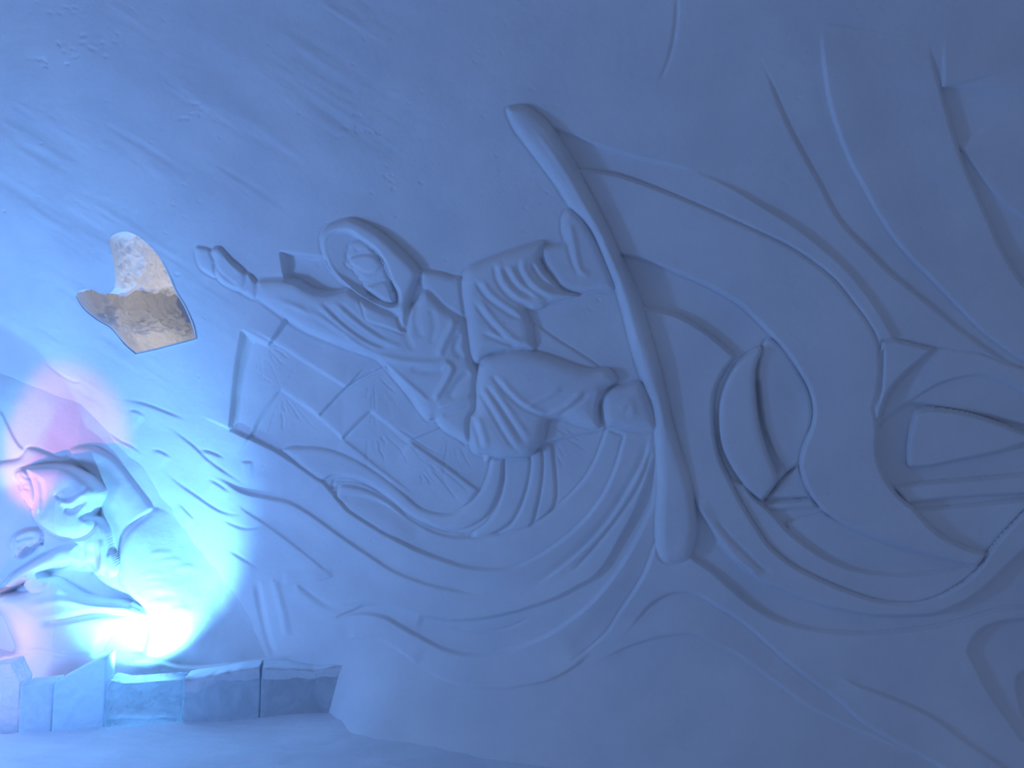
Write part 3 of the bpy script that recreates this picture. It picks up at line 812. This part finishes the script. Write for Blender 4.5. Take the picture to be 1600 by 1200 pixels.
wall = emit(PW, NW, Nb, keep & (cid == 0), 'wall_back', SNOW)
tag(wall, 'curved white snow wall of the vault carved with swirling relief', kind='structure')

figure_parts = {'jacket', 'sleeve', 'glove_cuff', 'glove', 'trouser_leg', 'boot', 'hood', 'face', 'goggles', 'scarf', 'collar', 'snowboard'}
fig = empty('snowboarder_relief', (-0.25, 4.62, 1.35))
tag(fig, 'carved snow snowboarder in a hooded jacket riding a long curved board', 'snow sculpture')
merge = {}
for k, nm in enumerate(W.names):
    if k == 0: continue
    m = keep & (cid == k)
    if m.sum() < 6: continue
    key = nm if nm in ('hood', 'jacket') else (nm, k)
    merge[key] = merge.get(key, False) | m
SUB = {'goggles': 'face', 'scarf': 'face', 'collar': 'jacket', 'glove_cuff': 'sleeve'}
made = {}
for sub in (False, True):
    for key, m in merge.items():
        nm = key if isinstance(key, str) else key[0]
        if (nm in SUB) != sub:
            continue
        if nm in figure_parts:
            made[nm] = emit(PW, NW, Nb, m, nm, SNOW, made[SUB[nm]] if sub else fig, skirt=0.05)
        else:
            emit(PW, NW, Nb, m, nm, SNOW, wall, skirt=0.02)

# ================================================================== end wall
xa = axis(-3.75, -1.42, 0.0045, -6.5, -1.30)
zb = axis(0.0, 2.25, 0.0045, -0.1, 3.6)
XX, ZZ = np.meshgrid(xa, zb)
PE = np.stack([XX, end_wall_y(XX) + 0.02 * np.maximum(ZZ - 2.1, 0), ZZ], -1)
NE = np.zeros_like(PE); NE[..., 1] = -1.0
hv = np.zeros_like(XX)
for it in range(5):
    px, py = project(PE + NE * hv[..., None])
    new = sample(Q.H, px, py) * smooth(-118, -80, px)
    hv = new if it == 0 else 0.5 * (hv + new)
PQ = PE + NE * hv[..., None]
px, py = project(PQ)
NQ = grid_normals(PQ, NE)
cpx = (px[:-1, :-1] + px[1:, 1:]) / 2; cpy = (py[:-1, :-1] + py[1:, 1:]) / 2
inr = (cpx > X0) & (cpx < X1 - 3) & (cpy > Y0) & (cpy < Y1 - 3)
eid = np.where(inr, Q.ID[np.clip(iy(cpy) + 0.5, 0, NY - 1).astype(int), np.clip(ix(cpx) + 0.5, 0, NX - 1).astype(int)], 0)
cc = (PQ[:-1, :-1] + PQ[1:, 1:]) / 2
rel = cc - B0
ekeep = (rel @ N0 - KLEAN * cc[..., 2] ** 2) > -0.06
endw = emit(PQ, NQ, NE, ekeep & (eid == 0), 'wall_left', SNOW)
tag(endw, 'end wall of packed snow behind the lit figure', kind='structure')
crouch = empty('crouching_figure_relief', (-2.75, 5.2, 0.2))
tag(crouch, 'carved snow figure in a pointed hood crouching in coloured light behind ice blocks', 'snow sculpture')
mrg = {}
for k, nm in enumerate(Q.names):
    if k == 0: continue
    m = ekeep & (eid == k)
    if m.sum() < 6: continue
    mrg[nm] = mrg.get(nm, False) | m
for nm, m in mrg.items():
    if nm in ('snow_ledge', 'backrest', 'mound'):
        emit(PQ, NQ, NE, m, {'snow_ledge': 'snow_ledge', 'backrest': 'carved_slab', 'mound': 'snow_mound'}[nm], SNOW, endw, skirt=0.02)
    else:
        emit(PQ, NQ, NE, m, nm, SNOW, crouch, skirt=0.05)

# ================================================================== passage behind the opening
nH = 420
seg = np.vstack([HOLE, HOLE[:1]])
ln = np.concatenate([[0], np.cumsum(np.hypot(*(seg[1:] - seg[:-1]).T))])
tt = np.linspace(0, ln[-1], nH, endpoint=False)
rim_px = np.stack([np.interp(tt, ln, seg[:, 0]), np.interp(tt, ln, seg[:, 1])], 1)
def hit_wall(x, y):
    d = ray(x, y); o = np.array([0, 0, CAMZ])
    t = 3.0
    for _ in range(60):
        P = o + d * t
        g = (P - B0) @ N0 - KLEAN * P[2] ** 2
        t += g * 0.7
    return o + d * t
rim = np.array([hit_wall(x, y) for x, y in rim_px])
cen = rim.mean(0)
NOUT = np.array([math.sin(AL), math.cos(AL), 0.15]); NOUT /= np.linalg.norm(NOUT)
nd = 130
T = np.zeros((nd, nH + 1, 3))
leftness = np.clip((cen[0] - rim[:, 0]) / 0.35, 0, 1)
tang = np.roll(rim, -6, 0) - np.roll(rim, 6, 0)
out = np.cross(tang, NOUT)
if ((rim - cen) * out).sum() < 0: out = -out
for _ in range(12):
    out = (np.roll(out, 3, 0) + out + np.roll(out, -3, 0)) / 3
out /= np.linalg.norm(out, axis=1, keepdims=True)
for d in range(nd):
    t = d / (nd - 1)
    dep = 0.95 * t
    flare = 0.012 + 0.05 * t
    pos = rim + out * flare + NOUT * (dep - 0.004)
    u = np.arange(nH) / nH * 28
    nz = vnoise(u, np.full(nH, t * 11.0), 41) + 0.5 * vnoise(u * 2.3, np.full(nH, t * 25.0), 42) + 0.35 * vnoise(u * 4, np.full(nH, t * 48.0), 43) + 0.16 * vnoise(u * 9, np.full(nH, t * 100.0), 44)
    pos = pos - out * (nz * 0.065 * smooth(0, 0.12, t) * (0.4 + 0.6 * leftness))[:, None]
    T[d, :nH] = pos
    T[d, nH] = pos[0]
TN = grid_normals(T, cen + NOUT * 0.5 - T)
hole = emit(T, TN, TN, np.ones((nd - 1, nH), bool), 'window_1', SNOWF, auto=True)
tag(hole, 'rough opening cut through the vault glowing with warm light', kind='structure')

# ================================================================== floor
fx = axis(-3.6, 2.6, 0.02, -6.5, 7.5)
fy = axis(3.2, 5.4, 0.02, -3.0, 6.2)
FX, FY = np.meshgrid(fx, fy)
fz = 0.035 * vnoise(FX * 1.3 + 50, FY * 1.3 + 50, 51) + 0.02 * vnoise(FX * 3 + 90, FY * 8 + 90, 52) + 0.008 * vnoise(FX * 9 + 90, FY * 26 + 90, 53)
fz = fz + 0.0
PF = np.stack([FX, FY, fz], -1)
NF = np.zeros_like(PF); NF[..., 2] = 1
fl = emit(PF, grid_normals(PF, NF), NF, np.ones((len(fy) - 1, len(fx) - 1), bool), 'floor', SNOWF)
tag(fl, 'trodden snow floor', kind='structure')

# ================================================================== row of ice blocks
pA = on_floor(0, 1148)[:2]; pB = on_floor(553, 1114)[:2]
dirv = (pB - pA) / np.linalg.norm(pB - pA)
back = np.array([-dirv[1], dirv[0]])
def row_point(px):
    d = ray(px, 1130)[:2]
    # intersection of view direction in plan with the row line
    A = np.array([[d[0], -dirv[0]], [d[1], -dirv[1]]])
    k = np.linalg.solve(A, pA)
    return pA + dirv * k[1]
def row_z(px, py):
    p = row_point(px)
    d = ray(px, py)
    t = p[1] / d[1]
    return CAMZ + t * d[2]

def ice_block(px0, px1, top, mat, label, depth=0.20, frost=None):
    """top = list of (px, py) along the upper front edge."""
    a, b = row_point(px0), row_point(px1)
    c0 = (a + b) / 2
    root = empty('ice_block', (c0[0] + back[0] * depth / 2, c0[1] + back[1] * depth / 2, 0.0))
    tag(root, label, 'ice block', 'ice blocks in a row on the snow floor')
    prof = [(row_point(x), row_z(x, y)) for x, y in top]
    front = [(a[0], a[1], -0.03), (b[0], b[1], -0.03)] + [(p[0], p[1], z) for p, z in prof[::-1]]
    n = len(front)
    vs = front + [(x + back[0] * depth, y + back[1] * depth, z) for x, y, z in front]
    fs = [tuple(range(n)), tuple(range(2 * n - 1, n - 1, -1))]
    fs += [(i, i + n, (i + 1) % n + n, (i + 1) % n) for i in range(n)]
    me = bpy.data.meshes.new('block')
    me.from_pydata(vs, [], fs)
    me.update()
    import bmesh
    bm = bmesh.new(); bm.from_mesh(me)
    bmesh.ops.recalc_face_normals(bm, faces=bm.faces)
    bmesh.ops.bevel(bm, geom=list(bm.edges), offset=0.008, segments=2, affect='EDGES', profile=0.6)
    bm.to_mesh(me); bm.free()
    put('block', me, mat, root)
    if frost:
        th, drop = frost
        nxs = 40; nys = 10
        g = np.zeros((nys, nxs, 3))
        pr_s = np.array([np.dot(p - a, dirv) for p, z in prof]); pr_z = np.array([z for p, z in prof])
        L = np.dot(b - a, dirv)
        for i in range(nxs):
            s = L * (0.01 + 0.98 * i / (nxs - 1))
            z = np.interp(s, pr_s, pr_z)
            dr = drop * (0.6 + 0.9 * (vnoise(np.array([s * 14.0 + px0]), np.array([3.3]), 61)[0] + 0.5))
            for j in range(nys):
                t = j / (nys - 1)
                bump = th * (0.6 + 0.8 * (vnoise(np.array([s * 22.0 + px0]), np.array([t * 6.0]), 62)[0] + 0.5))
                if t < 0.5:   # down the front
                    k = t / 0.5
                    pp = a + dirv * s - back * (bump * math.sin(k * math.pi / 2) + 0.001)
                    g[j, i] = (pp[0], pp[1], z - dr * (1 - k) + bump * k)
                else:         # over the top
                    k = (t - 0.5) / 0.5
                    pp = a + dirv * s + back * (depth * k)
                    g[j, i] = (pp[0], pp[1], z + bump * (1 - 0.6 * k))
        gn = grid_normals(g, np.array([-back[0], -back[1], 0.8])[None, None] + 0 * g)
        emit(g, gn, gn, np.ones((nys - 1, nxs - 1), bool), 'frost_cap', FROST, root)
    return root

ice_block(-48, 27, [(-48, 1062), (-30, 1045), (-2, 1038), (10, 1036), (19, 1052), (27, 1066)], ICE_CLEAR, 'ice block with a chipped rounded peak at the open end of the row')
ice_block(29, 79, [(29, 1072), (50, 1071), (79, 1067)], ICE_FROST, 'narrow low flat-topped ice block next to the wedge-shaped block')
ice_block(81, 161, [(81, 1069), (88, 1064), (120, 1046), (158, 1027), (161, 1027)], ICE_FROST, 'wedge-shaped ice block rising to a sharp corner')
ice_block(164, 283, [(164, 1064), (172, 1064), (190, 1068), (215, 1067), (250, 1064), (283, 1062)], ICE_CLEAR, 'clear glassy ice block glowing white in front of the lamp')
ice_block(285, 404, [(285, 1062), (330, 1056), (370, 1047), (404, 1043)], ICE_FROST, 'frosted blue ice block with loose frost along its sloping top', frost=(0.012, 0.06))
ice_block(406, 552, [(406, 1043), (440, 1044), (490, 1047), (520, 1041), (545, 1036), (552, 1040)], ICE_FROST, 'long pale blue ice block pushed against the curved snow wall', frost=(0.008, 0.05))
